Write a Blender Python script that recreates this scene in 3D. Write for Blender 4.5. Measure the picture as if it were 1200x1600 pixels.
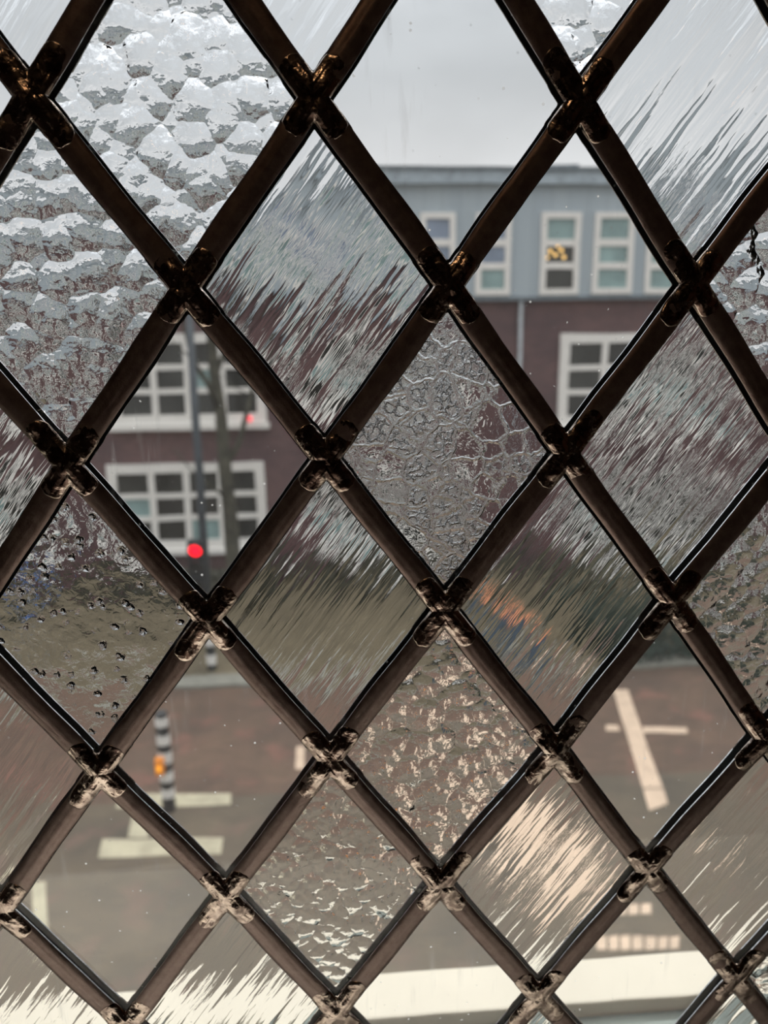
import bpy, bmesh, math, random
from mathutils import Vector, Matrix, noise
random.seed(7)
sc = bpy.context.scene
for o in list(bpy.data.objects):
    bpy.data.objects.remove(o)

# ------------------------------------------------------------------ camera
F_PX = 1300.0                     # focal length for a 1200 x 1600 frame
S = 0.045                         # half the width of one diamond of the lattice (m)
RATIO = 1.3475                    # half height / half width of a diamond
A_ = Vector((0.99656484, -0.02861936, 0.0777139)).normalized()
B_ = Vector((0.00770019, 0.97067321, 0.24027946))
N_ = A_.cross(B_).normalized()
B_ = N_.cross(A_).normalized()
T_ = Vector((-2.51207162, -2.99747223, 5.99664147)) * S
CAM_D = T_.dot(N_)                # camera to glass, square on
EYE = 6.4                         # camera height over the street
CAM = Vector((0, -CAM_D, EYE))
X0, Z0 = T_.dot(A_), EYE - T_.dot(B_)

def ray(px, py):
    c = Vector(((px - 600) / F_PX, (py - 800) / F_PX, 1))
    return Vector((A_.dot(c), N_.dot(c), -B_.dot(c)))

def at_y(px, py, y):              # point on the upright plane Y = y
    r = ray(px, py)
    return CAM + r * ((y - CAM.y) / r.y)

def at_z(px, py, z=0.0):          # point on the level plane Z = z
    r = ray(px, py)
    return CAM + r * ((z - CAM.z) / r.z)

cd = bpy.data.cameras.new('camera')
cam = bpy.data.objects.new('camera', cd)
sc.collection.objects.link(cam)
m3 = Matrix(((A_.x, -A_.y, -A_.z), (N_.x, -N_.y, -N_.z), (-B_.x, B_.y, B_.z)))
cam.matrix_world = Matrix.Translation(CAM) @ m3.to_4x4()
cd.sensor_fit = 'VERTICAL'
cd.sensor_height = 32.0
cd.lens = F_PX / 1600 * 32.0
cd.clip_start, cd.clip_end = 0.01, 500
cd.dof.use_dof = True
cd.dof.focus_distance = 0.305
cd.dof.aperture_fstop = cd.lens / 2.5
sc.camera = cam

# ------------------------------------------------------------------ look and light
sc.view_settings.view_transform = 'Standard'
sc.view_settings.look = 'None'
sc.view_settings.gamma = 1
sc.view_settings.use_curve_mapping = False
sc.view_settings.exposure = 0.0
cy = sc.cycles
cy.max_bounces = 14
cy.transmission_bounces = 12
cy.glossy_bounces = 6
cy.diffuse_bounces = 3
cy.sample_clamp_indirect = 4.0
cy.blur_glossy = 0.3

w = bpy.data.worlds.new('overcast_sky')
sc.world = w
w.use_nodes = True
nt = w.node_tree
nt.nodes.clear()
def wn(t, **k):
    n = nt.nodes.new(t)
    for a, b in k.items():
        setattr(n, a, b)
    return n
tc = wn('ShaderNodeTexCoord')
sep = wn('ShaderNodeSeparateXYZ')
nt.links.new(tc.outputs['Generated'], sep.inputs[0])
ramp = wn('ShaderNodeValToRGB')
nt.links.new(sep.outputs['Z'], ramp.inputs[0])
els = ramp.color_ramp.elements
els[0].position = 0.0; els[0].color = (0.56, 0.56, 0.55, 1)
els[1].position = 0.09; els[1].color = (0.86, 0.86, 0.86, 1)
for p, c in ((0.15, (0.80, 0.815, 0.83)), (0.24, (0.62, 0.65, 0.675)), (0.36, (0.68, 0.72, 0.76)), (0.52, (1.15, 1.2, 1.26)), (1.0, (1.7, 1.75, 1.8))):
    e = els.new(p); e.color = (*c, 1)
mp = wn('ShaderNodeMapping'); mp.inputs['Scale'].default_value = (1.6, 1.6, 4.0)
nt.links.new(tc.outputs['Generated'], mp.inputs[0])
nz = wn('ShaderNodeTexNoise'); nz.inputs['Scale'].default_value = 1.6; nz.inputs['Detail'].default_value = 5
nt.links.new(mp.outputs[0], nz.inputs['Vector'])
mr = wn('ShaderNodeMapRange'); mr.inputs['From Min'].default_value = 0.3; mr.inputs['From Max'].default_value = 0.7
mr.inputs['To Min'].default_value = 0.86; mr.inputs['To Max'].default_value = 1.12
nt.links.new(nz.outputs['Fac'], mr.inputs['Value'])
nz2 = wn('ShaderNodeTexNoise'); nz2.inputs['Scale'].default_value = 7; nz2.inputs['Detail'].default_value = 4
nt.links.new(mp.outputs[0], nz2.inputs['Vector'])
mr2 = wn('ShaderNodeMapRange'); mr2.inputs['From Min'].default_value = 0.35; mr2.inputs['From Max'].default_value = 0.65
mr2.inputs['To Min'].default_value = -0.25; mr2.inputs['To Max'].default_value = 0.45
nt.links.new(nz2.outputs['Fac'], mr2.inputs['Value'])
mr3 = wn('ShaderNodeMapRange'); mr3.inputs['From Min'].default_value = 0.27; mr3.inputs['From Max'].default_value = 0.42
nt.links.new(sep.outputs['Z'], mr3.inputs['Value'])
ma = wn('ShaderNodeMath', operation='MULTIPLY'); nt.links.new(mr2.outputs[0], ma.inputs[0]); nt.links.new(mr3.outputs[0], ma.inputs[1])
mb_ = wn('ShaderNodeMath', operation='ADD'); nt.links.new(mr.outputs[0], mb_.inputs[0]); nt.links.new(ma.outputs[0], mb_.inputs[1])
vm = wn('ShaderNodeVectorMath', operation='SCALE')
nt.links.new(ramp.outputs['Color'], vm.inputs[0]); nt.links.new(mb_.outputs[0], vm.inputs['Scale'])
bg = wn('ShaderNodeBackground'); bg.inputs['Strength'].default_value = 1.0
nt.links.new(vm.outputs[0], bg.inputs['Color'])
wo = wn('ShaderNodeOutputWorld')
nt.links.new(bg.outputs[0], wo.inputs[0])

sl = bpy.data.lights.new('sun', 'SUN')
sl.energy = 1.5; sl.angle = math.radians(50); sl.color = (1.0, 0.93, 0.82)
so = bpy.data.objects.new('sun', sl)
sc.collection.objects.link(so)
so.rotation_euler = Vector((0.25, 0.62, 1.0)).to_track_quat('Z', 'Y').to_euler()

# ------------------------------------------------------------------ helpers
def tag(o, label=None, cat=None, group=None, kind=None):
    if label: o['label'] = label
    if cat: o['category'] = cat
    if group: o['group'] = group
    if kind: o['kind'] = kind
    return o

def empty(name, loc, **k):
    o = bpy.data.objects.new(name, None)
    o.empty_display_size = 0.1
    sc.collection.objects.link(o)
    o.location = loc
    return tag(o, **k)

class MB:
    """collects geometry, builds one mesh object; coordinates are world ones, origin moved to the parent"""
    def __init__(self): self.bm = bmesh.new()
    def box(self, lo, hi, bevel=0.0):
        lo, hi = Vector(lo), Vector(hi)
        vs = [self.bm.verts.new((hi.x if i & 1 else lo.x, hi.y if i & 2 else lo.y, hi.z if i & 4 else lo.z)) for i in range(8)]
        fs = [self.bm.faces.new([vs[i] for i in q]) for q in ((0, 2, 3, 1), (4, 5, 7, 6), (0, 1, 5, 4), (2, 6, 7, 3), (0, 4, 6, 2), (1, 3, 7, 5))]
        if bevel:
            es = list({e for f in fs for e in f.edges})
            bmesh.ops.bevel(self.bm, geom=es, offset=bevel, segments=2, affect='EDGES', profile=0.6)
        return self
    def prism(self, pts, up):
        up = Vector(up)
        a = [self.bm.verts.new(Vector(p)) for p in pts]
        b = [self.bm.verts.new(Vector(p) + up) for p in pts]
        self.bm.faces.new(a[::-1]); self.bm.faces.new(b)
        for i in range(len(a)):
            j = (i + 1) % len(a)
            self.bm.faces.new((a[i], a[j], b[j], b[i]))
        return self
    def tube(self, pts, rads, seg=12, cap=True):
        pts = [Vector(p) for p in pts]
        rings = []
        for i, p in enumerate(pts):
            d = (pts[min(i + 1, len(pts) - 1)] - pts[max(i - 1, 0)]).normalized()
            ref = Vector((1, 0, 0)) if abs(d.x) < 0.8 else Vector((0, 1, 0))
            u = d.cross(ref).normalized(); v = d.cross(u)
            rings.append([self.bm.verts.new(p + (u * math.cos(t) + v * math.sin(t)) * rads[i]) for t in [2 * math.pi * k / seg for k in range(seg)]])
        for r, q in zip(rings, rings[1:]):
            for k in range(seg):
                j = (k + 1) % seg
                self.bm.faces.new((r[k], r[j], q[j], q[k]))
        if cap:
            self.bm.faces.new(rings[0][::-1]); self.bm.faces.new(rings[-1])
        return self
    def build(self, name, mat, parent=None, smooth=False, **k):
        bmesh.ops.recalc_face_normals(self.bm, faces=self.bm.faces[:])
        me = bpy.data.meshes.new(name)
        org = Vector((0, 0, 0))
        if parent is not None:
            q = parent
            while q is not None:
                org += q.location; q = q.parent
        else:
            xs = [v.co for v in self.bm.verts]
            org = Vector([(min(c[i] for c in xs) + max(c[i] for c in xs)) / 2 for i in range(3)])
            org.z = min(c.z for c in xs)
        for v in self.bm.verts: v.co -= org
        self.bm.to_mesh(me); self.bm.free()
        o = bpy.data.objects.new(name, me)
        sc.collection.objects.link(o)
        if parent is not None: o.parent = parent
        else: o.location = org
        for mm in (mat if isinstance(mat, (list, tuple)) else [mat]): me.materials.append(mm)
        if smooth:
            for p in me.polygons: p.use_smooth = True
        return tag(o, **k)

class NT:
    def __init__(self, name):
        self.m = bpy.data.materials.new(name); self.m.use_nodes = True
        self.t = self.m.node_tree; self.t.nodes.clear()
        self.out = self.t.nodes.new('ShaderNodeOutputMaterial')
    def n(self, typ, ins=None, **k):
        nd = self.t.nodes.new(typ)
        for a, b in k.items(): setattr(nd, a, b)
        for a, b in (ins or {}).items(): self.put(nd.inputs[a], b)
        return nd
    def put(self, sock, v):
        if hasattr(v, 'is_output'): self.t.links.new(v, sock)
        else: sock.default_value = v
    def math(self, op, a, b=0.0, c=None):
        d = {0: a, 1: b}
        if c is not None: d[2] = c
        return self.n('ShaderNodeMath', d, operation=op).outputs[0]
    def mul(self, a, b): return self.math('MULTIPLY', a, b)
    def add(self, a, b): return self.math('ADD', a, b)
    def noise(self, vec, scale, detail=2.0, rough=0.5, dist=0.0):
        return self.n('ShaderNodeTexNoise', {'Vector': vec, 'Scale': scale, 'Detail': detail, 'Roughness': rough, 'Distortion': dist}).outputs['Fac']
    def vor(self, vec, scale, feature='F1', smooth=0.5, rnd=1.0, out='Distance'):
        ins = {'Vector': vec, 'Scale': scale, 'Randomness': rnd}
        nd = self.t.nodes.new('ShaderNodeTexVoronoi'); nd.feature = feature
        if feature == 'SMOOTH_F1': ins['Smoothness'] = smooth
        for a, b in ins.items(): self.put(nd.inputs[a], b)
        return nd.outputs[out]
    def rng(self, v, a, b, c=0.0, d=1.0, smooth=False):
        nd = self.n('ShaderNodeMapRange', {'Value': v, 'From Min': a, 'From Max': b, 'To Min': c, 'To Max': d})
        nd.clamp = True
        if smooth: nd.interpolation_type = 'SMOOTHSTEP'
        return nd.outputs[0]
    def mix(self, f, a, b):
        nd = self.t.nodes.new('ShaderNodeMix'); nd.data_type = 'RGBA'
        self.put(nd.inputs[0], f); self.put(nd.inputs[6], a); self.put(nd.inputs[7], b)
        return nd.outputs[2]
    def scaled(self, vec, s, loc=(0, 0, 0), rot=(0, 0, 0)):
        return self.n('ShaderNodeMapping', {'Vector': vec, 'Scale': s, 'Location': loc, 'Rotation': rot}).outputs[0]
    def obj(self): return self.n('ShaderNodeTexCoord').outputs['Object']
    def world(self): return self.n('ShaderNodeNewGeometry').outputs['Position']
    def done(self, shader):
        self.t.links.new(shader, self.out.inputs['Surface']); return self.m

def rgb(*c): return (*[((v / 255 + 0.055) / 1.055) ** 2.4 if v > 10 else v / 3295 for v in c], 1)

def plain(name, col, rough=0.6, metal=0.0, var=0.12, scale=6.0, bump=0.0, spec=0.5):
    t = NT(name)
    v = t.noise(t.obj(), scale, 4)
    c2 = tuple(x * (1 - var * 2) for x in col[:3]) + (1,)
    c3 = tuple(min(1, x * (1 + var)) for x in col[:3]) + (1,)
    c = t.mix(t.rng(v, 0.3, 0.7), c2, c3)
    ins = {'Base Color': c, 'Roughness': rough, 'Metallic': metal, 'Specular IOR Level': spec}
    if bump:
        ins['Normal'] = t.n('ShaderNodeBump', {'Height': v, 'Distance': bump, 'Strength': 1.0}).outputs[0]
    return t.done(t.n('ShaderNodeBsdfPrincipled', ins).outputs[0])

def brick_mat(name, c1, c2, mortar, sx, vertical=True, bw=0.22, rh=0.07, patches=None):
    t = NT(name)
    p = t.world()
    if vertical:
        p = t.scaled(p, (1, 1, 1), rot=(math.radians(-90), 0, 0))
    b = t.n('ShaderNodeTexBrick', {'Vector': p, 'Color1': c1, 'Color2': c2, 'Mortar': mortar, 'Scale': sx, 'Mortar Size': 0.008, 'Brick Width': bw, 'Row Height': rh, 'Bias': 0.0})
    n = t.noise(t.world(), 0.9, 5)
    dark = t.mix(t.rng(n, 0.35, 0.65), (0.78, 0.79, 0.8, 1), (1.16, 1.12, 1.05, 1))
    mulc = t.n('ShaderNodeMix', data_type='RGBA', blend_type='MULTIPLY')
    mulc.inputs[0].default_value = 1.0
    t.put(mulc.inputs[6], b.outputs['Color']); t.put(mulc.inputs[7], dark)
    col = mulc.outputs[2]
    if patches:
        k = t.rng(t.noise(t.world(), 1.7, 3), 0.56, 0.68)
        col = t.mix(t.mul(k, 0.5), col, patches)
    bp = t.n('ShaderNodeBump', {'Height': b.outputs['Fac'], 'Distance': -0.004, 'Strength': 1.0}).outputs[0]
    return t.done(t.n('ShaderNodeBsdfPrincipled', {'Base Color': col, 'Roughness': 0.85, 'Normal': bp}).outputs[0])

def emit(name, col, s):
    t = NT(name)
    return t.done(t.n('ShaderNodeBsdfPrincipled', {'Base Color': col, 'Emission Color': col, 'Emission Strength': s, 'Roughness': 0.3}).outputs[0])

# ------------------------------------------------------------------ materials of the place
M_brick = brick_mat('dark_brick', (0.155, 0.080, 0.082, 1), (0.108, 0.058, 0.062, 1), (0.16, 0.13, 0.125, 1), 1.0)
M_own = brick_mat('own_brick', (0.20, 0.11, 0.09, 1), (0.15, 0.08, 0.07, 1), (0.25, 0.22, 0.2, 1), 1.0)
M_pavers = brick_mat('street_pavers', (0.140, 0.085, 0.062, 1), (0.098, 0.064, 0.046, 1), (0.095, 0.074, 0.054, 1), 1.0, vertical=False, bw=0.21, rh=0.07, patches=(0.22, 0.10, 0.075, 1))
M_asphalt = brick_mat('lane_pavers', (0.122, 0.100, 0.073, 1), (0.098, 0.082, 0.062, 1), (0.094, 0.078, 0.057, 1), 1.0, vertical=False, bw=0.21, rh=0.07, patches=(0.17, 0.105, 0.082, 1))
M_kerb = plain('kerb_stone', (0.23, 0.225, 0.19, 1), 0.8, var=0.1)
M_grass = plain('verge_grass', (0.142, 0.115, 0.072, 1), 0.9, var=0.2, scale=2.0, bump=0.05)
M_leaf = plain('hedge_leaf', (0.095, 0.09, 0.06, 1), 0.6, var=0.3, scale=3.0)
M_bush = plain('dark_bush_leaf', (0.03, 0.05, 0.035, 1), 0.6, var=0.3, scale=3.0)
M_bark = plain('mossy_bark', (0.075, 0.07, 0.05, 1), 0.9, var=0.3, scale=5.0, bump=0.01)
M_clad_t = NT('grey_cladding')
_p = M_clad_t.world()
_x = M_clad_t.n('ShaderNodeSeparateXYZ', {0: _p}).outputs['X']
_seam = M_clad_t.math('LESS_THAN', M_clad_t.math('FRACT', M_clad_t.mul(_x, 2.4)), 0.07)
_c = M_clad_t.mix(M_clad_t.rng(M_clad_t.noise(M_clad_t.scaled(_p, (1, 1, 0.2)), 1.4, 3), 0.3, 0.7), (0.36, 0.415, 0.45, 1), (0.42, 0.475, 0.50, 1))
_c = M_clad_t.mix(M_clad_t.mul(_seam, 0.35), _c, (0.2, 0.23, 0.26, 1))
M_clad = M_clad_t.done(M_clad_t.n('ShaderNodeBsdfPrincipled', {'Base Color': _c, 'Roughness': 0.5}).outputs[0])
M_fascia = plain('grey_fascia', (0.38, 0.44, 0.48, 1), 0.5)
M_flash = plain('roof_flashing', (0.16, 0.19, 0.21, 1), 0.5)
M_white = plain('white_window_paint', (0.80, 0.77, 0.72, 1), 0.45, var=0.03)
M_ledge = plain('cream_sill_paint', (0.80, 0.755, 0.63, 1), 0.5, var=0.03, scale=14)
M_ledge_side = plain('weathered_sill_side', (0.24, 0.29, 0.27, 1), 0.6, var=0.25, scale=10)
M_pipe = plain('zinc_pipe', (0.40, 0.42, 0.43, 1), 0.5)
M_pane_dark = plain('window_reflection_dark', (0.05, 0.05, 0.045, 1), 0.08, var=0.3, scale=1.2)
M_pane_teal = plain('window_with_blind', (0.27, 0.38, 0.37, 1), 0.2, var=0.15, scale=2.0)
M_pane_blue = plain('window_with_blue_shade', (0.24, 0.29, 0.37, 1), 0.2, var=0.15, scale=2.0)
M_black = plain('black_paint', (0.02, 0.022, 0.025, 1), 0.4)
M_post = plain('post_grey_paint', (0.055, 0.065, 0.075, 1), 0.45)
M_bandw = plain('post_white_band', (0.72, 0.70, 0.66, 1), 0.4, var=0.04)
M_orange = plain('orange_button_box', (0.85, 0.28, 0.03, 1), 0.35, var=0.05)
M_redlens = emit('lit_red_lens', (1.0, 0.0, 0.012, 1), 3.2)
M_redsmall = emit('small_red_lamp', (1.0, 0.12, 0.14, 1), 1.0)
M_amber = emit('glowing_orange_button', (1.0, 0.42, 0.03, 1), .7)  # button cap with an added glow, for orange flecks in the textured panes
M_lens_off = plain('unlit_lens', (0.03, 0.03, 0.03, 1), 0.2)
M_cream_mark = plain('cream_road_paint', (0.43, 0.395, 0.28, 1), 0.7, var=0.12, scale=5)
M_peach_mark = plain('peach_road_paint', (0.60, 0.455, 0.335, 1), 0.7, var=0.08, scale=5)
M_blue = plain('blue_sign_paint', (0.03, 0.13, 0.42, 1), 0.4)
M_bin = plain('blue_grey_bin_plastic', (0.11, 0.15, 0.19, 1), 0.45)
M_binlid = plain('orange_bin_lid', (0.5, 0.2, 0.1, 1), 0.45)
M_glow = emit('warm_shop_lights', (1.0, 0.62, 0.2, 1), 1.2)

# ------------------------------------------------------------------ the ground
YF = 19.3                                            # facade across the street
Y_KERB = at_z(600, 1063).y
Y_LANE = at_z(600, 1232).y
def slab(name, x0, x1, y0, y1, z0, z1, mat, **k):
    return MB().box((x0, y0, z0), (x1, y1, z1)).build(name, mat, **k)
road = slab('road', -30, 30, Y_LANE, Y_KERB, -0.3, 0.0, M_pavers, kind='structure')
lane = slab('road', -30, 30, -8, Y_LANE, -0.3, -0.0, M_asphalt, kind='structure')
kerb = slab('kerb', -30, 30, Y_KERB, Y_KERB + 0.42, -0.3, 0.06, M_kerb, kind='structure')
t_ = bmesh.new()
lw = MB()
nx, ny = 120, 24
gv = [[lw.bm.verts.new((-30 + 60 * i / nx, Y_KERB + 0.42 + (YF - Y_KERB - 0.42) * j / ny, 0.07 + 0.05 * noise.noise((i * .7, j * .9, 1)) if 0 < j < ny else 0.05)) for i in range(nx + 1)] for j in range(ny + 1)]
for j in range(ny):
    for i in range(nx):
        lw.bm.faces.new((gv[j][i], gv[j][i + 1], gv[j + 1][i + 1], gv[j + 1][i]))
lw.build('lawn', M_grass, smooth=True, kind='structure')

def mark(parent, quad, mat, label):
    pts = [at_z(x, y, 0.0) for x, y in quad]
    for p in pts: p.z = 0.0005
    MB().prism(pts, (0, 0, 0.004)).build('road_marking', mat, parent, label=label)

mark(lane, [(182, 1262), (360, 1258), (360, 1239), (190, 1240)], M_cream_mark, 'cream painted bar beyond the striped post')
mark(lane, [(154, 1341), (346, 1334), (350, 1308), (160, 1312)], M_cream_mark, 'longer cream painted bar in front of the striped post')
mark(lane, [(200, 1308), (232, 1308), (222, 1263), (210, 1263)], M_cream_mark, 'short cream piece joining two painted bars')
mark(lane, [(53, 1500), (78, 1500), (72, 1378), (50, 1378)], M_cream_mark, 'cream painted bar running along the lane')
mark(road, [(461, 1201), (475, 1201), (476, 1166), (463, 1166)], M_peach_mark, 'short cream bar on the brick lane')
mark(road, [(1004, 1231), (1035, 1231), (981, 1077), (957, 1077)], M_peach_mark, 'long pale diagonal stripe')
mark(lane, [(1014, 1267), (1043, 1256), (1035.7, 1233), (1004.6, 1233)], M_peach_mark, 'end of the long pale diagonal stripe')
mark(road, [(947, 1142), (968, 1142), (966, 1134), (947, 1133)], M_peach_mark, 'short thin pale line left of the diagonal stripe')
mark(road, [(1005, 1145), (1074, 1145), (1073, 1136), (1005, 1135)], M_peach_mark, 'thin pale line right of the diagonal stripe')
mark(road, [(700, 1231), (760, 1231), (748, 1110), (715, 1110)], M_peach_mark, 'wide pale stripe behind the hammered pane')
mark(lane, [(775, 1400), (900, 1380), (900, 1250), (790, 1250)], M_peach_mark, 'wide pale block behind the streaky pane')
for k in range(7):
    x = 932 + 19 * k
    mark(lane, [(x, 1484), (x + 15, 1483), (x + 15, 1463), (x, 1464)], M_peach_mark, 'small pale block in the nearer dashed row')
for k in range(3):
    x = 962 + 20 * k
    mark(lane, [(x, 1430), (x + 16, 1430), (x + 15, 1413), (x, 1413)], M_peach_mark, 'small pale block in the farther dashed row')

# ------------------------------------------------------------------ building across the street
bld = empty('brick_building', (0, YF, 0), label='dark brick building with grey clad top floor across the street', cat='building')
def zat(py, px=600): return at_y(px, py, YF).z
def xat(px, py): return at_y(px, py, YF).x
Z_SPLIT = zat(466, 850)
Z_ROOF = zat(290, 850)
MB().box((-26, YF, 0), (26, YF + 9, Z_SPLIT)).build('brick_wall', M_brick, bld, label='dark purplish brick wall of two floors')
MB().box((-26, YF - 0.12, Z_SPLIT), (26, YF + 9, Z_ROOF)).build('upper_cladding', M_clad, bld, label='blue-grey vertical cladding of the top floor')
MB().box((-26.1, YF - 0.3, Z_ROOF), (26.1, YF + 9.1, zat(269, 850))).build('fascia', M_fascia, bld)
MB().box((-26.2, YF - 0.36, zat(269, 850)), (26.2, YF + 9.2, zat(264, 850))).build('roof_flashing', M_flash, bld)
MB().box((-26, YF - 0.16, Z_SPLIT - 0.05), (26, YF - 0.02, Z_SPLIT + 0.04)).build('cladding_trim', M_flash, bld)
p0, p1 = at_y(838, 268, YF + 1), at_y(905, 256, YF + 1)
MB().box((p0.x, YF + 1, Z_ROOF), (p1.x, YF + 4, p1.z)).build('roof_hut', M_flash, bld)
p0, p1 = at_y(810, 300, YF), at_y(816, 500, YF)
xp = at_y(813, 520, YF - .1).x
MB().tube([(xp, YF - 0.09, 0.1), (xp, YF - 0.09, Z_SPLIT)], [0.05, 0.05]).build('downpipe', M_pipe, bld, smooth=True)

def facade_window(x0, x1, z0, z1, cols, rows, y, panes, fw=0.15, bar=0.09, sill=True):
    m = MB()
    d0, d1 = y - 0.07, y + 0.02
    m.box((x0, d0, z0), (x0 + fw, d1, z1)); m.box((x1 - fw, d0, z0), (x1, d1, z1))
    m.box((x0 + fw, d0, z0), (x1 - fw, d1, z0 + fw)); m.box((x0 + fw, d0, z1 - fw), (x1 - fw, d1, z1))
    iw, ih = (x1 - x0 - 2 * fw), (z1 - z0 - 2 * fw)
    for c in range(1, cols):
        x = x0 + fw + iw * c / cols
        m.box((x - bar / 2, d0 + 0.01, z0 + fw), (x + bar / 2, d1, z1 - fw))
    for r in range(1, rows):
        z = z0 + fw + ih * r / rows
        m.box((x0 + fw, d0 + 0.015, z - bar * .42), (x1 - fw, d1 - 0.005, z + bar * .42))
    fr = m.build('window_frame', M_white, bld)
    for c in range(cols):
        for r in range(rows):
            a, b = x0 + fw + iw * c / cols, z0 + fw + ih * r / rows
            MB().box((a, y - 0.018, b), (a + iw / cols, y - 0.008, b + ih / rows)).build('pane', panes(c, r), fr)
    if sill:
        MB().box((x0 - 0.06, y - 0.2, z0 - 0.13), (x1 + 0.06, y + 0.01, z0)).build('window_sill', M_white, fr)
    return fr

D, Tl, Bl = M_pane_dark, M_pane_teal, M_pane_blue
YU = YF - 0.12
zt0, zt1 = zat(461, 850), zat(333, 850)
def top_panes(kind):
    return {'mixed': lambda c, r: Tl if r == 2 else D, 'teal': lambda c, r: Tl, 'blue': lambda c, r: Bl if r else Tl}[kind]
for a, b, k in ((655, 710, 'blue'), (741, 795, 'blue'), (842, 902, 'mixed'), (923, 985, 'teal'), (1006, 1068, 'teal'),
                (1105, 1165, 'blue'), (555, 610, 'teal'), (455, 512, 'blue'), (370, 426, 'teal'), (270, 328, 'mixed'), (185, 242, 'teal'), (70, 130, 'blue'), (-30, 30, 'teal')):
    facade_window(xat(a, 400), xat(b, 400), zt0, zt1, 1, 3, YU, top_panes(k), fw=0.13, bar=0.18, sill=False)
for (a, b) in ((172, 416), (492, 735), (872, 1116), (-150, 95), (1190, 1435)):
    for (yt, yb) in ((520, 662), (723, 856)):
        xx0, xx1 = xat(a, yb - 50), xat(b, yb - 50)
        facade_window(xx0, xx1, zat(yb, (a + b) / 2), zat(yt, (a + b) / 2), 4, 3, YF,
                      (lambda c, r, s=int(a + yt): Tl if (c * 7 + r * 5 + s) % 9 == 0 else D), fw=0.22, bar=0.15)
# lights seen inside one top-floor window
g = at_y(868, 398, YU - 0.03)
ml = MB()
for dx, dz in ((0, 0), (.14, .1), (-.12, .08), (.05, .2), (-.2, -.06), (.2, -.05)):
    bmesh.ops.create_icosphere(ml.bm, subdivisions=2, radius=0.045, matrix=Matrix.Translation((g.x + dx, g.y + 0.012, g.z + dz)))
ml.build('string_lights', M_glow, bld, label='warm yellow lights glowing in a top-floor window', kind='stuff')

# ------------------------------------------------------------------ planting
def leafy(name, lo, hi, n, size, mat, seed, **k):
    rnd = random.Random(seed); m = MB()
    c = (Vector(lo) + Vector(hi)) / 2; h = (Vector(hi) - Vector(lo)) / 2
    for _ in range(n):
        while True:
            p = Vector((rnd.uniform(-1, 1), rnd.uniform(-1, 1), rnd.uniform(-1, 1)))
            if (abs(p.x) ** 4 + abs(p.y) ** 4 + abs(max(p.z, 0)) ** 4) < 1: break
        if rnd.random() < .7:
            i = rnd.randrange(3); mx = max(abs(p.x), abs(p.y), abs(p.z)); p = p / max(mx, .3) * rnd.uniform(.85, 1)
        q = Vector((c.x + p.x * h.x, c.y + p.y * h.y, c.z + p.z * h.z))
        q += Vector((noise.noise(q * 1.3), noise.noise(q * 1.3 + Vector((5, 0, 0))), noise.noise(q * 1.3 + Vector((0, 5, 0))))) * .12
        q.z = max(q.z, size * 1.1)
        u = Vector((rnd.gauss(0, 1), rnd.gauss(0, 1), rnd.gauss(0, 1))).normalized(); v = u.orthogonal().normalized()
        s = size * rnd.uniform(.6, 1.2)
        a = [q - u * s, q + v * s * .5, q + u * s, q - v * s * .5]
        m.bm.faces.new([m.bm.verts.new(x) for x in a])
    inner = [(c.x, c.y, c.z)]
    return m.build(name, mat, **k)
zt = zat(872, 500)
xs = [-13, -8.2, -3.2, 1.6, 6.4, 11.5]
hl = ['leftmost stretch of olive hedge along the brick building', 'olive hedge under the left ground-floor window', 'olive hedge behind the traffic signal post',
      'olive hedge below the middle of the brick facade', 'olive hedge under the right ground-floor window', 'rightmost stretch of olive hedge along the brick building']
for i, x in enumerate(xs):
    leafy('hedge', (x - 2.2, YF - 1.3, 0.05), (x + 2.2, YF - 0.35, zt), 5200, 0.07, M_leaf, i, label=hl[i], cat='hedge', group='hedges along the building')
g = at_z(1035, 1036, 0.05)
leafy('bush', (g.x - 1.3, g.y, 0.05), (g.x + 1.6, g.y + 1.2, 1.0), 5000, 0.06, M_bush, 31, label='low dark green bush on the verge beyond the diagonal stripe', cat='bush')

tr = empty('bare_tree', at_z(372, 945, 0.06), label='bare mossy tree in front of the left windows of the brick building', cat='tree')
b0 = tr.location.copy()
yT = b0.y
def tp(px, py, dy=0): return at_y(px, py, yT + dy)
trunk = MB().tube([b0, tp(366, 880), tp(360, 800), tp(352, 730), tp(345, 650), tp(336, 590), tp(330, 520), tp(326, 440), tp(330, 380)], [.24, .17, .15, .14, .12, .11, .10, .07, .05], 14)
trunk.build('trunk', M_bark, tr, smooth=True)
for pts, r in (([tp(352, 730), tp(374, 690, .2), tp(392, 620, .3), tp(404, 540, .4), tp(408, 460, .5)], .075),
               ([tp(345, 650), tp(325, 600, -.2), tp(300, 560, -.4), tp(285, 500, -.5), tp(272, 430, -.6)], .07),
               ([tp(336, 590), tp(352, 545, .3), tp(368, 490, .6), tp(392, 420, .8)], .06),
               ([tp(330, 520), tp(312, 480, .2), tp(300, 420, .3), tp(300, 360, .3)], .05),
               ([tp(358, 780), tp(330, 760, -.5), tp(300, 735, -.9), tp(268, 700, -1.2)], .035),
               ([tp(326, 440), tp(345, 400, -.3), tp(366, 350, -.5)], .04)):
    br = MB().tube(pts, [r * (1 - .8 * i / (len(pts) - 1)) for i in range(len(pts))], 8).build('branch', M_bark, tr, smooth=True)
    for a, b in zip(pts[1:], pts[2:]):
        d = (b - a); s = Vector((d.z, random.uniform(-.5, .5), abs(d.x))) * random.choice((-.6, .6))
        MB().tube([a, a + s * .5 + Vector((0, 0, .25)), a + s + Vector((0, 0, .6))], [r * .3, r * .2, .006], 6).build('twig', M_bark, br, smooth=True)

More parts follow.
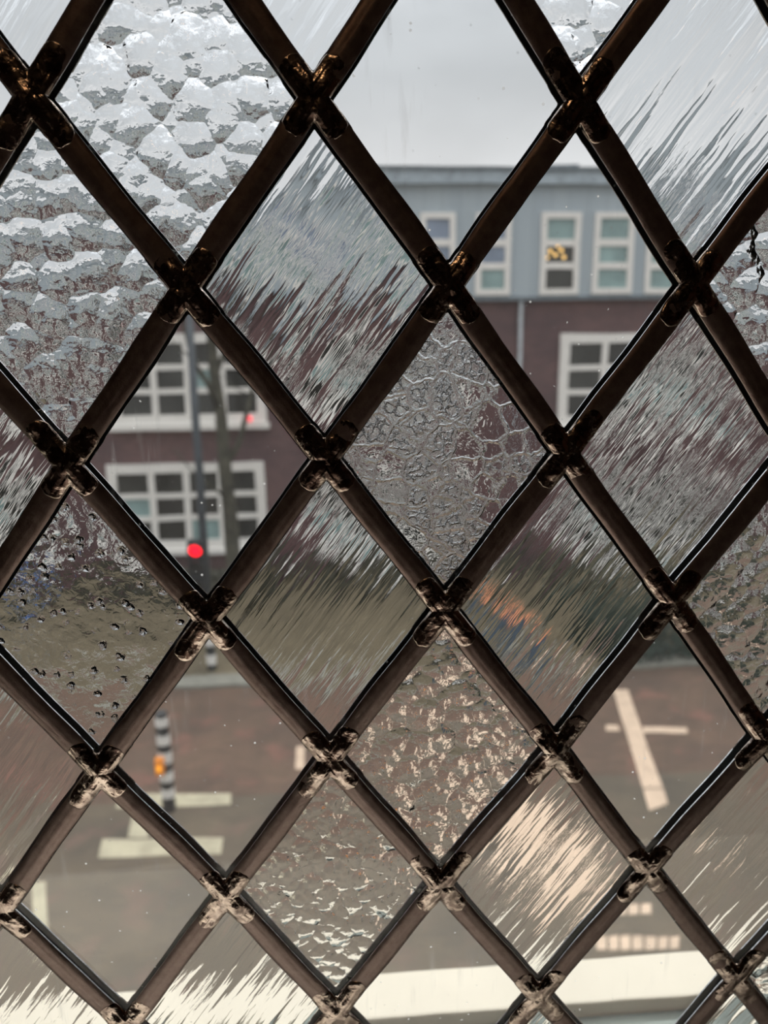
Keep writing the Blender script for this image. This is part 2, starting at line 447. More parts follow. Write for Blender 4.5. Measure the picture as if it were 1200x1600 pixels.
# ------------------------------------------------------------------ street furniture
def banded_tube(x, y, z0, z1, r, white_bands, root, black_mat=M_black):
    MB().tube([(x, y, z0), (x, y, z1 - r * .5), (x, y, z1 - r * .12), (x, y, z1)], [r, r, r * .8, r * .3], 20).build('post_tube', black_mat, root, smooth=False)
    for a, b in white_bands:
        MB().tube([(x, y, a), (x, y, b)], [r * 1.03, r * 1.03], 24).build('white_band', M_bandw, root, smooth=False, label='white band of the post')

def button_post(base, label, top, bands, r, button_z, side):
    p = empty('striped_post', base, label=label, cat='signal post')
    banded_tube(base.x, base.y, 0, top, r, bands, p)
    bx = base.x + side * r * .6
    bxo = MB().box((bx - .055, base.y - r - .09, button_z - .1), (bx + .055, base.y - r + .03, button_z + .1), .012).build('push_button_box', M_orange, p, label='orange push-button box')
    m = MB(); bmesh.ops.create_cone(m.bm, cap_ends=True, segments=24, radius1=.035, radius2=.03, depth=.03, matrix=Matrix.Translation((bx, base.y - r - .1, button_z)) @ Matrix.Rotation(math.pi / 2, 4, 'X'))
    m.build('push_button', M_amber, bxo)
    return p
b1 = at_z(264, 1264)
def hz(py, px, b): return at_y(px, py, b.y).z
bands = [(hz(b, 256, b1), hz(a, 256, b1)) for a, b in ((1118, 1133), (1147, 1162), (1174, 1190), (1203, 1217), (1229, 1243))]
button_post(b1, 'black and white striped post with orange button box beside cream road bars', hz(1110, 250, b1), bands, 0.083, hz(1190, 252, b1), -1)
b2 = at_z(612, 1318)  # added post; its orange button stands in for yellow flecks in the glass
bands2 = [(0.22 + .3 * k, 0.37 + .3 * k) for k in range(4)]
button_post(b2, 'added striped post with orange button box behind the lower hammered pane', 1.45, bands2, 0.083, 0.98, 1)

sg = at_z(331, 1046, 0.06)
sig = empty('traffic_signal', sg, label='tall dark post carrying a lit red traffic light', cat='traffic light')
MB().tube([(sg.x, sg.y, .0), (sg.x, sg.y, 3.5), (sg.x, sg.y, 7.4)], [.085, .07, .055], 16).build('pole', M_post, sig, smooth=True)
for a, b in ((.18, .36), (.54, .72), (.9, 1.08)):
    MB().tube([(sg.x, sg.y, a), (sg.x, sg.y, b)], [.092, .09], 20).build('white_band', M_bandw, sig, label='white band low on the pole')
rp = at_y(305, 860, sg.y - 0.3)
hd = MB().box((rp.x - .14, sg.y - .28, rp.z - .82), (rp.x + .14, sg.y - .06, rp.z + .16), .03)
hdo = hd.build('signal_head', M_black, sig)
MB().box((rp.x - .02, sg.y - .12, rp.z - .4), (sg.x + .02, sg.y - .04, rp.z - .34)).build('bracket', M_post, sig)
for k, mm in enumerate((M_redlens, M_lens_off, M_lens_off)):
    m = MB(); bmesh.ops.create_cone(m.bm, cap_ends=True, segments=32, radius1=.108, radius2=.1, depth=.03, matrix=Matrix.Translation((rp.x, sg.y - .29, rp.z - .3 * k)) @ Matrix.Rotation(math.pi / 2, 4, 'X'))
    m.build('lens', mm, hdo, label=('lit red lens' if k == 0 else 'unlit lens'))
    v = MB()
    seg = 14; inn = []; 
    for dep in (0.0, 0.13):
        inn.append([v.bm.verts.new((rp.x + math.cos(t) * .125, sg.y - .28 - dep, rp.z - .3 * k + math.sin(t) * .125)) for t in [math.radians(-10 + 200 * i / seg) for i in range(seg + 1)]])
    for i in range(seg): v.bm.faces.new((inn[0][i], inn[0][i + 1], inn[1][i + 1], inn[1][i]))
    vo = v.build('visor', M_black, hdo)
    sm = vo.modifiers.new('thickness', 'SOLIDIFY'); sm.thickness = .006
r2 = at_y(390, 655, YF - 0.25)
m = MB(); bmesh.ops.create_uvsphere(m.bm, u_segments=16, v_segments=10, radius=.075, matrix=Matrix.Translation(r2))
m.build('window_lamp', M_redsmall, bld, smooth=True, label='small red light at the upper left window sill')

def sign(base, h, label):
    s = empty('added_road_sign', base, label=label, cat='road sign')
    MB().tube([base, base + Vector((0, 0, h))], [.03, .03], 12).build('pole', M_pipe, s, smooth=True)
    m = MB(); bmesh.ops.create_cone(m.bm, cap_ends=True, segments=40, radius1=.2, radius2=.2, depth=.012, matrix=Matrix.Translation(base + Vector((0, -.05, h - .3))) @ Matrix.Rotation(math.pi / 2, 4, 'X'))
    pl = m.build('sign_plate', M_blue, s, label='round blue sign plate with white rim')
    m = MB(); 
    for ra, rb in ((.2, .18),):
        k = 40
        A = [m.bm.verts.new(base + Vector((math.cos(2*math.pi*i/k)*ra, -.0575, h-.3+math.sin(2*math.pi*i/k)*ra))) for i in range(k)]
        Bv = [m.bm.verts.new(base + Vector((math.cos(2*math.pi*i/k)*rb, -.0575, h-.3+math.sin(2*math.pi*i/k)*rb))) for i in range(k)]
        for i in range(k): m.bm.faces.new((A[i], A[(i+1)%k], Bv[(i+1)%k], Bv[i]))
    ro = m.build('sign_rim', M_bandw, pl)
    ro.modifiers.new('t', 'SOLIDIFY').thickness = .004
sign(at_z(52, 1046, .06), 2.1, 'added round blue road sign on a thin grey pole, stand-in for blue flecks')  # added sign, stands in for bluish flecks through the dented pane

def wheelie(base, label, lidm, lidl):
    w_ = empty('added_wheeled_bin', base, label=label, cat='rubbish bin')
    m = MB()
    lo = [(-.21, -.26), (.21, -.26), (.21, .26), (-.21, .26)]; hi = [(-.28, -.33), (.28, -.33), (.28, .33), (-.28, .33)]
    a = [m.bm.verts.new(base + Vector((x, y, .06))) for x, y in lo]; b = [m.bm.verts.new(base + Vector((x, y, .98))) for x, y in hi]
    m.bm.faces.new(a[::-1]); m.bm.faces.new(b)
    for i in range(4): m.bm.faces.new((a[i], a[(i+1)%4], b[(i+1)%4], b[i]))
    bmesh.ops.bevel(m.bm, geom=m.bm.edges[:], offset=.03, segments=2, affect='EDGES')
    m.build('bin_body', M_bin, w_)
    MB().box(base + Vector((-.3, -.35, .985)), base + Vector((.3, .35, 1.05)), .02).build('lid', lidm, w_, label=lidl)
    MB().tube([base + Vector((-.26, .38, .95)), base + Vector((.26, .38, .95))], [.016, .016], 10).build('handle', M_black, w_)
    for s in (-1, 1):
        MB().tube([base + Vector((s * .25, .24, .1)), base + Vector((s * .3, .24, .1))], [.1, .1], 20).build('wheel', M_black, w_)
gA = at_z(800, 1050, .07); gA.y += .6  # added bin in place of unclear blue and orange colours behind streaky glass
wheelie(Vector((gA.x, gA.y, .07)), 'added wheeled blue-grey bin with orange lid, stand-in for blurred colours', M_binlid, 'orange lid')

# ------------------------------------------------------------------ our own room and its wall
UMIN, UMAX, VMIN, VMAX = -2, 8, -2, 8
DZ = S * RATIO
def lat(u, v): return (X0 + u * S, Z0 - v * DZ)
WX0, WX1 = lat(UMIN, 0)[0] - .006, lat(UMAX, 0)[0] + .006
WZ1, WZ0 = lat(0, VMIN)[1] + .006, lat(0, VMAX)[1] - .006
FLOOR_Z = EYE - 1.45; CEIL_Z = FLOOR_Z + 2.6
M_plaster = plain('dark_wall_paint', (0.06, 0.036, 0.034, 1), 0.7, var=0.1)
M_plaster2 = plain('warm_wall_paint', (0.20, 0.10, 0.07, 1), 0.7, var=0.1)
M_floor = plain('dark_floor', (0.07, 0.045, 0.035, 1), 0.6, var=0.1, scale=2)
M_ceil = plain('ceiling_paint', (0.05, 0.04, 0.04, 1), 0.8)
M_fr = plain('painted_window_wood', (0.62, 0.60, 0.54, 1), 0.4, var=0.04)
fwid = .05
def ring(name, y0, y1, xo0, xo1, zo0, zo1, xi0, xi1, zi0, zi1, mat, parent=None, **k):
    m = MB(); V = []
    for y in (y0, y1):
        V.append([m.bm.verts.new(p) for p in ((xo0, y, zo0), (xo1, y, zo0), (xo1, y, zo1), (xo0, y, zo1))])
        V.append([m.bm.verts.new(p) for p in ((xi0, y, zi0), (xi1, y, zi0), (xi1, y, zi1), (xi0, y, zi1))])
    for i in range(4):
        j = (i + 1) % 4
        m.bm.faces.new((V[0][i], V[0][j], V[1][j], V[1][i])); m.bm.faces.new((V[2][i], V[3][i], V[3][j], V[2][j]))
        m.bm.faces.new((V[0][i], V[2][i], V[2][j], V[0][j])); m.bm.faces.new((V[1][i], V[1][j], V[3][j], V[3][i]))
    return m.build(name, mat, parent, **k)
ox0, ox1, oz0, oz1 = WX0 - fwid, WX1 + fwid, WZ0 - fwid, WZ1 + fwid
ring('wall_front', -.04, .14, -2.2, 2.2, -.02, CEIL_Z + .6, ox0, ox1, oz0, oz1, [M_own], kind='structure')
ring('wall_inside', -.055, -.04, -2.0, 2.0, FLOOR_Z, CEIL_Z, ox0, ox1, oz0, oz1, M_plaster, kind='structure')
slab('floor', -2.0, 2.0, -3.6, -.055, FLOOR_Z - .1, FLOOR_Z, M_floor, kind='structure')
slab('ceiling', -2.1, 2.1, -3.7, -.04, CEIL_Z, CEIL_Z + .1, M_ceil, kind='structure')
slab('wall_back', -2.1, 2.1, -3.7, -3.6, FLOOR_Z, CEIL_Z, M_plaster, kind='structure')
slab('wall_left', -2.1, -2.0, -3.6, -.04, FLOOR_Z, CEIL_Z, M_plaster, kind='structure')
slab('wall_right', 2.0, 2.1, -3.6, -.04, FLOOR_Z, CEIL_Z, M_plaster2, kind='structure')
win = empty('window_1', (0, 0, oz0), kind='structure')
ring('window_frame', -.03, .05, ox0, ox1, oz0, oz1, WX0, WX1, WZ0, WZ1, M_fr, win)
# outer sill: flat board with a raised cream rim along its far edge
zl = EYE - .495
far_ = at_z(850, 1498, zl); near_ = at_z(850, 1568, zl)
zs = oz0 + .004
MB().box((ox0 + .001, .05, oz0 + .0005), (ox1 - .001, .146, zs), .001).build('outer_sill', M_ledge_side, win, label='grey-green weathered outer sill board')
MB().box((-.75, near_.y, zl - .045), (.75, far_.y, zl), .0022).build('sill_rim', M_ledge, win, label='cream painted raised rim')
MB().box((-.75, .141, zl - .06), (.75, near_.y - .0005, zl - .012)).build('sill_groove', M_ledge_side, win, label='grey-green weathered groove')
MB().box((-.9, -.36, oz0 - .04), (.9, -.055, oz0 - .01), .006).build('inner_sill', M_fr, win)  # unseen sill, made deeper to reflect lamp light onto the lower lead

lp = Vector((-0.25, -1.05, CEIL_Z))
lamp = empty('ceiling_lamp', lp, label='round warm ceiling lamp inside the room', cat='ceiling lamp')
M_lampglow = emit('warm_lamp_diffuser', (1.0, 0.6, 0.3, 1), 5.0)
MB().tube([lp, lp - Vector((0, 0, .04))], [.17, .17], 32).build('lamp_base', M_fr, lamp)
MB().tube([lp - Vector((0, 0, .04)), lp - Vector((0, 0, .09)), lp - Vector((0, 0, .11))], [.16, .14, .07], 32).build('lamp_shade', M_lampglow, lamp)
la = bpy.data.lights.new('ceiling_lamp_light', 'AREA'); la.shape = 'DISK'; la.size = .3; la.energy = 48; la.color = (1, .95, .88); la.spread = math.radians(70)
lao = bpy.data.objects.new('ceiling_lamp_light', la); sc.collection.objects.link(lao); lao.location = lp - Vector((0, 0, .13)); lao.parent = None

# ------------------------------------------------------------------ the glass
ANG = math.atan2(RATIO, 1.0)       # streaks run along the rising side of the diamonds
def clear_haze(t, shader, base_haze, specks):
    p = t.world()
    sp = t.vor(p, 190.0)
    keep = t.math('GREATER_THAN', t.noise(p, 260.0, 1), 0.53)
    dot = t.mul(t.rng(sp, 0.05, 0.12, 1, 0), keep)
    scr = t.noise(t.scaled(p, (260, 260, 26), rot=(0, math.radians(-38), 0)), 1.0, 3)
    scr = t.mul(t.rng(scr, 0.62, 0.8), t.rng(t.noise(p, 22, 2), 0.5, 0.7))
    fac = t.add(t.mul(dot, specks), t.add(t.mul(scr, 0.24), base_haze))
    dif = t.n('ShaderNodeBsdfTranslucent', {'Color': (0.9, 0.9, 0.88, 1)}).outputs[0]
    return t.n('ShaderNodeMixShader', {0: fac, 1: shader, 2: dif}).outputs[0]

def glass(kind, seed=0, amp=1.0, scale=1.0):
    t = NT(kind + '_glass')
    g = t.world()
    mm = t.scaled(g, (1000, 1000, 1000))
    off = (seed * 37.0, 0, seed * 21.0)
    p = t.scaled(g, (1000 * scale, 1000 * scale, 1000 * scale), loc=off)
    flat = t.n('ShaderNodeVectorMath', {0: p, 1: (1, 0, 1)}, operation='MULTIPLY').outputs[0]
    # turn so that X runs along the streaks, Z across
    rot = t.scaled(flat, (1, 1, 1), rot=(0, ANG, 0))
    if kind == 'clear':
        h = t.mul(t.noise(flat, 0.03, 1), 0.07)
    elif kind == 'streaky':
        warp = t.mul(t.noise(t.scaled(rot, (.06, 1, .12)), 1.0, 2), 1.6)
        r2 = t.n('ShaderNodeVectorMath', {0: rot, 1: t.n('ShaderNodeCombineXYZ', {2: warp}).outputs[0]}, operation='ADD').outputs[0]
        n1 = t.noise(t.scaled(r2, (.012, 1, .14)), 1.0, 1.0, 0.4)
        n2 = t.noise(t.scaled(r2, (.030, 1, .46), loc=(9, 0, 4)), 1.0, 1.0, 0.5)
        n3 = t.noise(t.scaled(r2, (.16, 1, 1.5), loc=(3, 0, 8)), 1.0, 2.0, 0.55)
        mask = t.rng(t.noise(t.scaled(r2, (.03, 1, .09), loc=(50, 0, 0)), 1.0, 2), 0.45, 0.60)
        h = t.add(t.mul(n1, 1.35), t.add(t.mul(n2, 0.36), t.mul(t.mul(n3, mask), 0.085)))
    elif kind == 'hammered':
        d = t.n('ShaderNodeTexNoise', {'Vector': flat, 'Scale': .12, 'Detail': 3.0}).outputs['Color']
        d = t.n('ShaderNodeVectorMath', {0: d, 'Scale': 5.0}, operation='SCALE').outputs[0]
        q = t.n('ShaderNodeVectorMath', {0: flat, 1: d}, operation='ADD').outputs[0]
        q = t.n('ShaderNodeVectorMath', {0: q, 1: (1.1, 0, 1.0)}, operation='MULTIPLY').outputs[0]
        v = t.vor(q, .105, 'SMOOTH_F1', .07)
        v = t.math('POWER', v, 2.0)
        n2 = t.noise(flat, .42, 3, .55, 0.6)
        h = t.add(t.add(t.mul(v, -2.9), t.mul(t.noise(flat, .16, 1), .8)), t.add(t.mul(n2, 0.17), t.mul(t.noise(flat, 1.1, 2, .5, .6), .015)))
    elif kind == 'dented':
        n0 = t.noise(flat, .07, 2, .5)
        wq = t.n('ShaderNodeTexNoise', {'Vector': flat, 'Scale': .5, 'Detail': 2.0}).outputs['Color']
        q = t.n('ShaderNodeVectorMath', {0: flat, 1: t.n('ShaderNodeVectorMath', {0: wq, 'Scale': 2.4}, operation='SCALE').outputs[0]}, operation='ADD').outputs[0]
        cell = t.n('ShaderNodeSeparateXYZ', {0: t.vor(q, .21, 'F1', out='Color')}).outputs['X']
        dent = t.rng(t.vor(q, .21, 'F1'), 0.0, 0.40, 1, 0, smooth=True)
        keep = t.math('GREATER_THAN', cell, .42)
        n2 = t.noise(flat, .30, 3, .5, 0.8)
        h = t.add(t.mul(n0, 1.1), t.add(t.mul(t.mul(dent, keep), -1.3), t.mul(n2, .18)))
    elif kind == 'crackled':
        d = t.n('ShaderNodeTexNoise', {'Vector': flat, 'Scale': .18, 'Detail': 3.0}).outputs['Color']
        d = t.n('ShaderNodeVectorMath', {0: d, 'Scale': 4.0}, operation='SCALE').outputs[0]
        q = t.n('ShaderNodeVectorMath', {0: flat, 1: d}, operation='ADD').outputs[0]
        n2 = t.noise(q, .7, 3, .6, 1.4)
        q2 = t.n('ShaderNodeVectorMath', {0: q, 1: t.n('ShaderNodeCombineXYZ', {0: t.mul(n2, 2.6), 2: t.mul(t.noise(q, .8, 2), 2.6)}).outputs[0]}, operation='ADD').outputs[0]
        big = t.rng(t.vor(q, .10, 'DISTANCE_TO_EDGE'), 0.0, 0.09, 1, 0, smooth=True)
        fine = t.rng(t.vor(q2, .30, 'DISTANCE_TO_EDGE'), 0.0, 0.19, 1, 0, smooth=True)
        cellr = t.n('ShaderNodeSeparateXYZ', {0: t.vor(q, .10, 'F1', out='Color')}).outputs['X']
        mask = t.mul(t.rng(cellr, .42, .55), t.add(0.10, t.rng(t.vor(q, .10, 'DISTANCE_TO_EDGE'), 0.04, 0.16, 0, .85, smooth=True)))
        h = t.add(t.mul(big, .35), t.mul(mask, t.add(t.mul(fine, .50), t.mul(n2, .10))))
        h = t.add(h, t.mul(t.noise(flat, .3, 2, .5, .8), .22))
    elif kind == 'bubbled':
        d = t.n('ShaderNodeTexNoise', {'Vector': flat, 'Scale': .1, 'Detail': 2.0}).outputs['Color']
        d = t.n('ShaderNodeVectorMath', {0: d, 'Scale': 5.0}, operation='SCALE').outputs[0]
        q = t.n('ShaderNodeVectorMath', {0: flat, 1: d}, operation='ADD').outputs[0]
        q = t.n('ShaderNodeVectorMath', {0: q, 1: (1.15, 0, .95)}, operation='MULTIPLY').outputs[0]
        v = t.math('POWER', t.vor(q, .15, 'F1'), 2.0)
        n2 = t.noise(flat, .6, 3, .5, .8)
        h = t.add(t.mul(v, -1.25), t.mul(n2, .06))
    b = t.n('ShaderNodeBump', {'Height': h, 'Distance': 0.001 * amp / scale, 'Strength': 1.0}).outputs[0]
    gl = t.n('ShaderNodeBsdfGlass', {'Color': (1.0, 1.0, 1.0, 1), 'Roughness': 0.0, 'IOR': 1.5, 'Normal': b}).outputs[0]
    if kind == 'clear': gl = clear_haze(t, gl, 0.03, 0.75)
    return t.done(gl)

tt = NT('smooth_glass')
M_smooth = tt.done(clear_haze(tt, tt.n('ShaderNodeBsdfGlass', {'Color': (0.99, 0.99, 0.985, 1), 'Roughness': 0.0, 'IOR': 1.5}).outputs[0], 0.004, 0.25))
tt = NT('glass_edge')
M_gedge = tt.done(tt.n('ShaderNodeBsdfGlass', {'Color': (0.9, 0.96, 0.94, 1), 'Roughness': 0.15, 'IOR': 1.5}).outputs[0])

MATS = {}
def gm(kind, seed=0, amp=1.0, scale=1.0):
    k = (kind, seed, amp, scale)
    if k not in MATS: MATS[k] = glass(*k)
    return MATS[k]

PANES = {(1, 0): ('hammered', 1, 1.0, .95), (3, 0): ('clear',), (5, 0): ('streaky', 1, 1.45, 1.0), (-1, 0): ('clear',),
         (0, -1): ('streaky', 2, 1.4, .9), (2, -1): ('streaky', 3, 1.4, .9), (4, -1): ('hammered', 2, .85, .9), (6, -1): ('clear',),
         (0, 1): ('hammered', 3, .85, .95), (2, 1): ('streaky', 4, 1.0, 1.0), (4, 1): ('clear',), (6, 1): ('hammered', 4, .85, .85),
         (-1, 2): ('streaky', 5, .9, .9), (1, 2): ('clear',), (3, 2): ('crackled', 1, 1.0, 1.0), (5, 2): ('streaky', 6, .85, 1.7), (7, 2): ('hammered', 9, 1, 1),
         (0, 3): ('dented', 1, 1.0, 1.0), (2, 3): ('streaky', 7, .65, 1.7), (4, 3): ('streaky', 8, .7, 1.6), (6, 3): ('hammered', 5, .65, 1.1),
         (-1, 4): ('streaky', 9, .7, 1.0), (1, 4): ('clear',), (3, 4): ('hammered', 6, .65, 1.0), (5, 4): ('clear',), (7, 4): ('streaky', 12, .8, 1),
         (0, 5): ('clear',), (2, 5): ('bubbled', 1, 1.0, 1.0), (4, 5): ('streaky', 10, .8, .9), (6, 5): ('streaky', 11, .8, .9),
         (-1, 6): ('streaky', 12, .8, .9), (1, 6): ('streaky', 13, .8, .85), (3, 6): ('clear',), (5, 6): ('clear',), (7, 6): ('hammered', 7, 1, 1),
         (0, 7): ('clear',), (2, 7): ('hammered', 8, .8, 1), (4, 7): ('streaky', 14, .8, 1), (6, 7): ('streaky', 15, .8, 1)}
LOOK = {'hammered': 'hammered glass pane', 'streaky': 'streaky rippled glass pane', 'clear': 'clear glass pane', 'crackled': 'crackled frosty glass pane',
        'dented': 'seedy dented glass pane', 'bubbled': 'fine bubbled glass pane'}

JPX = {(0, 0): (52, 153), (2, 0): (490, 156), (4, 0): (902, 162), (1, 1): (291, 450), (3, 1): (700, 447), (5, 1): (1079, 444), (0, 2): (110, 724), (2, 2): (509, 715), (4, 2): (881, 706),
       (1, 3): (326, 964), (3, 3): (693, 949), (5, 3): (1045, 935), (0, 4): (158, 1199), (2, 4): (515.5, 1180), (4, 4): (865, 1167), (6, 4): (1190, 1146), (-1, 5): (6, 1414), (1, 5): (355, 1391),
       (3, 5): (686, 1375), (5, 5): (1007, 1352), (0, 6): (201, 1595), (2, 6): (525, 1572), (4, 6): (839, 1549), (6, 6): (1143, 1521)}
JT = {}
for v in range(VMIN, VMAX + 1):
    for u in range(UMIN, UMAX + 1):
        if (u + v) % 2 == 0:
            if (u, v) in JPX:
                q = at_y(*JPX[(u, v)], 0.0); JT[(u, v)] = (q.x, q.z)
            else:
                JT[(u, v)] = lat(u, v)

panel = empty('leaded_glass', (X0 + 3 * S, 0, WZ0 + .006), label='diamond-pattern leaded light of clear and textured panes in dark lead', cat='leaded glass')
GT = 0.0025                       # half the glass thickness
HW = 0.0043                       # half the width of the lead
def inset(poly, d):
    n = len(poly); out = []
    cx = sum(p[0] for p in poly) / n; cz = sum(p[1] for p in poly) / n
    lines = []
    for i in range(n):
        a, b = Vector(poly[i]), Vector(poly[(i + 1) % n]); e = (b - a).normalized(); nn = Vector((-e.y, e.x))
        if (Vector((cx, cz)) - a).dot(nn) < 0: nn = -nn
        lines.append((a + nn * d, e))
    for i in range(n):
        (p, r), (q, s) = lines[i - 1], lines[i]
        cr = r.x * s.y - r.y * s.x
        tt_ = ((q - p).x * s.y - (q - p).y * s.x) / cr
        out.append(p + r * tt_)
    return out

def pane(poly, spec):
    pts = inset(poly, 0.0011)
    m = MB(); bm = m.bm
    a = [bm.verts.new((p.x, -GT, p.y)) for p in pts]; b = [bm.verts.new((p.x, GT, p.y)) for p in pts]
    f0 = bm.faces.new(a); f1 = bm.faces.new(b[::-1])
    f0.material_index = 0; f1.material_index = 1
    for i in range(len(a)):
        j = (i + 1) % len(a)
        f = bm.faces.new((a[j], a[i], b[i], b[j])); f.material_index = 2
    return m.build('glass_pane', [M_smooth, gm(*spec), M_gedge], panel, label=LOOK[spec[0]])

for v in range(VMIN, VMAX + 1):
    for u in range(UMIN, UMAX + 1):
        if (u + v) % 2 == 0: continue
        corners = [(u - 1, v), (u, v - 1), (u + 1, v), (u, v + 1)]
        poly = [JT[c] for c in corners if c in JT]
        if len(poly) < 3: continue
        pane(poly, PANES.get((u, v)) or random.choice([('clear',), ('streaky', 2, .8, .8), ('hammered', 1, 1., .95)]))

# ------------------------------------------------------------------ lead and solder
def lead_mat():
    t = NT('patinated_lead')
    p = t.scaled(t.world(), (1000, 1000, 1000))
    n = t.noise(p, .25, 4, .6)
    f = t.noise(p, 1.6, 3, .6)
    c = t.mix(t.rng(n, .3, .7), (0.14, 0.102, 0.090, 1), (0.21, 0.162, 0.145, 1))
    c = t.mix(t.mul(t.rng(f, .55, .75), .35), c, (0.07, 0.05, 0.045, 1))
    bp = t.n('ShaderNodeBump', {'Height': t.add(f, t.mul(n, 2.0)), 'Distance': 0.00006, 'Strength': 1.0}).outputs[0]
    return t.done(t.n('ShaderNodeBsdfPrincipled', {'Base Color': c, 'Metallic': .85, 'Roughness': t.rng(n, .3, .7, .30, .46), 'Normal': bp}).outputs[0])
def solder_mat():
    t = NT('patinated_solder')
    p = t.scaled(t.world(), (1000, 1000, 1000))
    n = t.noise(p, .20, 2, .5, .8)
    f = t.noise(p, .45, 2, .5, 1.2)
    c = t.mix(t.rng(n, .36, .62), (0.20, 0.155, 0.135, 1), (0.54, 0.455, 0.39, 1))
    c = t.mix(t.mul(t.rng(f, .55, .7), .4), c, (0.10, 0.07, 0.06, 1))
    h = t.add(t.mul(n, 1.0), t.mul(f, .35))
    bp = t.n('ShaderNodeBump', {'Height': h, 'Distance': 0.00035, 'Strength': 1.0}).outputs[0]
    return t.done(t.n('ShaderNodeBsdfPrincipled', {'Base Color': c, 'Metallic': 1.0, 'Roughness': t.rng(f, .3, .7, .12, .30), 'Normal': bp}).outputs[0])
M_lead, M_solder = lead_mat(), solder_mat()
M_putty = plain('black_glazing_cement', (0.012, 0.016, 0.02, 1), 0.35, var=.3, scale=300)
M_lip = plain('scraped_edge_glint', (0.85, 0.85, 0.85, 1), 0.22, metal=1.0, var=.15, scale=400)  # scraped lip edges, lightened to paint the bright line of caught light

HP = [(-1, .08), (-1, .75), (-.93, 1.0), (-.78, 1.28), (-.55, 1.62), (-.40, 1.60), (-.2, 1.78), (0, 1.86), (.2, 1.78), (.40, 1.60), (.55, 1.62), (.78, 1.28), (.93, 1.0), (1, .75), (1, .08)]
def gh(s):                        # height of the lead over the glass at s, in metres
    s = abs(s) / HW
    if s >= 1: return .0005
    pts = [(a, b) for a, b in HP if a >= 0]
    for (a, b), (c, d) in zip(pts, pts[1:]):
        if a <= s <= c and c > a: return (b + (d - b) * (s - a) / (c - a)) * .001
    return .0005

def came(p, q, seed, width=1.0):
    rnd = random.Random(seed)
    p, q = Vector(p), Vector(q)
    L = (q - p).length; e = (q - p) / L; nrm = Vector((-e.y, e.x))
    n = 14; m = MB(); rings = []
    prof = [(a * HW, -(GT + b * .001)) for a, b in HP] + [(HW * .98, -GT - .00012), (.0008, -GT - .00012), (.0008, GT + .00012)] \
         + [(HW * 1.16, GT + .00012)] + [(-a * HW * 1.18, GT + b * .001) for a, b in HP] + [(-HW * 1.16, GT + .00012), (-.0008, GT + .00012), (-.0008, -GT - .00012), (-HW * .98, -GT - .00012)]
    ph = rnd.uniform(0, 9)
    for i in range(n + 1):
        t = .003 + (L - .006) * i / n
        c = p + e * t + nrm * (.00022 * math.sin(ph + i * .45) )
        k = width * (1 + .025 * math.sin(ph * 2 + i * .8) + rnd.uniform(-.008, .008))
        rings.append([m.bm.verts.new((c.x + nrm.x * a * k, b, c.y + nrm.y * a * k)) for a, b in prof])
    N = len(prof)
    for r, s in zip(rings, rings[1:]):
        for i in range(N):
            j = (i + 1) % N
            f = m.bm.faces.new((r[i], r[j], s[j], s[i]))
            if min(abs(prof[i][0]), abs(prof[j][0])) > HW * .9999 and abs(prof[i][0] - prof[j][0]) < 1e-6: f.material_index = 1
            elif max(abs(prof[i][1]), abs(prof[j][1])) < GT + .00030: f.material_index = 2
    m.bm.faces.new(rings[0][::-1]); m.bm.faces.new(rings[-1])
    o = m.build('lead_came', [M_lead, M_lip, M_putty], panel)
    for pl in o.data.polygons: pl.use_smooth = True
    o.data.set_sharp_from_angle(angle=math.radians(38))
    return o

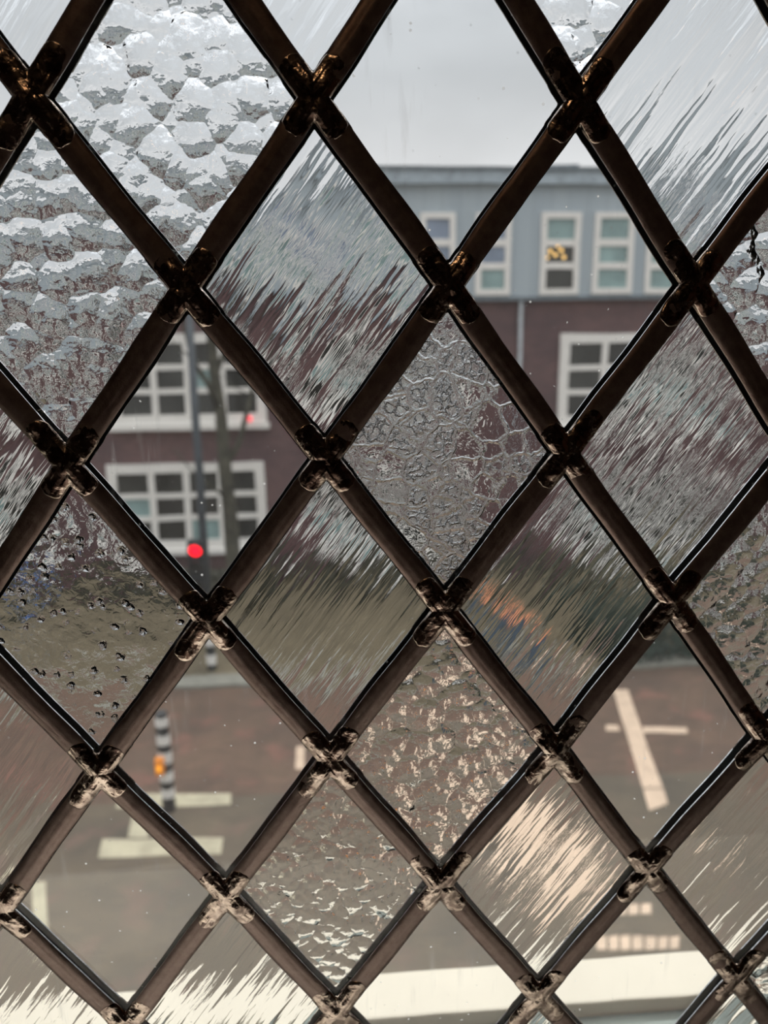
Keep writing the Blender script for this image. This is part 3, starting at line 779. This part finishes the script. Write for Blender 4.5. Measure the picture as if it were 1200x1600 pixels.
def solder(c, dirs, side, seed):
    """a lumpy puddle over the crossing; dirs: unit vectors of the arms; side -1 room, +1 street"""
    rnd = random.Random(seed); c = Vector(c); hw = HW * (1.03 if side < 0 else 1.2)
    arms = [(Vector(d).normalized(), rnd.choice((rnd.uniform(.0125, .0155), rnd.uniform(.0150, .0195)))) for d in dirs]
    NA, NR = 144, 26
    def rad(th):
        d = Vector((math.cos(th), math.sin(th))); best = hw * .9
        for a, L in arms:
            cs, sn = d.dot(a), abs(d.x * a.y - d.y * a.x)
            if cs <= 0.0: 
                r = hw if cs > -.2 else 0
                r = min(r, hw)
            else:
                r = min(hw / max(sn, 1e-4), (L * (1 - .10 * min(1, sn / max(cs, .01) * L / hw) ** 2)) / cs)
            best = max(best, r)
        return best
    R = [rad(2 * math.pi * i / NA) for i in range(NA)]
    for _ in range(2):
        R = [max(R[i] * .985, .25 * R[i - 1] + .5 * R[i] + .25 * R[(i + 1) % NA]) for i in range(NA)]
    R = [r * (1 + .025 * noise.noise((i * .35 + seed * 3.1, 0, 0))) for i, r in enumerate(R)]
    m = MB(); rows = []
    def height(x, z, t):
        hmax = 0; along = 1.0
        for a, L in arms:
            al = x * a.x + z * a.y; ac = x * a.y - z * a.x
            if al > -hw: hmax = max(hmax, gh(ac) + .00002)
        lump = noise.noise((x * 150 + seed * 7, z * 150, 1.5)) * 1.25 + noise.noise((x * 330 + seed, z * 330, 4)) * .30
        dist = math.hypot(x, z)
        body = .00080 * math.exp(-(dist / .0085) ** 4) + .00022
        edge = min(1, (1 - t) / .10) ** .5
        return hmax + (body + .00070 * lump * (.45 + .55 * math.exp(-(dist / .012) ** 2))) * edge
    cen = m.bm.verts.new((c.x, side * (GT + height(0, 0, 0)), c.y))
    ts = [(k + 1) / NR for k in range(NR)]
    ts = [1 - (1 - t) ** 1.25 for t in ts]
    for t in ts:
        ring_ = []
        for i in range(NA):
            th = 2 * math.pi * i / NA
            x, z = R[i] * t * math.cos(th), R[i] * t * math.sin(th)
            ring_.append(m.bm.verts.new((c.x + x, side * (GT + max(height(x, z, t), .0004)), c.y + z)))
        rows.append(ring_)
    base = [m.bm.verts.new((v.co.x, side * (GT + .00015), v.co.z)) for v in rows[-1]]
    rows.append(base)
    for i in range(NA): m.bm.faces.new((cen, rows[0][i], rows[0][(i + 1) % NA]))
    for r, s in zip(rows, rows[1:]):
        for i in range(NA):
            j = (i + 1) % NA
            m.bm.faces.new((r[i], s[i], s[j], r[j]))
    return m.build('solder_joint', M_solder, panel, smooth=True)

k = 0
for (u, v), p in JT.items():
    for du in (-1, 1):
        q = (u + du, v + 1)
        if q in JT:
            k += 1; came(p, JT[q], k)
edge_u = {}
def border(keys):
    global k
    for a, b in zip(keys, keys[1:]):
        k += 1; came(JT[a], JT[b], k, 1.0)
top = [(u, VMIN) for u in range(UMIN, UMAX + 1) if (u, VMIN) in JT]; bot = [(u, VMAX) for u in range(UMIN, UMAX + 1) if (u, VMAX) in JT]
lef = [(UMIN, v) for v in range(VMIN, VMAX + 1) if (UMIN, v) in JT]; rig = [(UMAX, v) for v in range(VMIN, VMAX + 1) if (UMAX, v) in JT]
for e_ in (top, bot, lef, rig): border(e_)
for (u, v), p in JT.items():
    dirs = []
    for du, dv in ((1, 1), (-1, 1), (1, -1), (-1, -1)):
        q = JT.get((u + du, v + dv))
        if q: dirs.append((q[0] - p[0], q[1] - p[1]))
    onb = []
    if v in (VMIN, VMAX): onb += [(1, 0)] * (u < UMAX) + [(-1, 0)] * (u > UMIN)
    if u in (UMIN, UMAX): onb += [(0, -1)] * (v < VMAX) + [(0, 1)] * (v > VMIN)
    for side in (-1, 1):
        solder(p, dirs + onb, side, u * 13 + v * 7 + (side > 0) * 100)
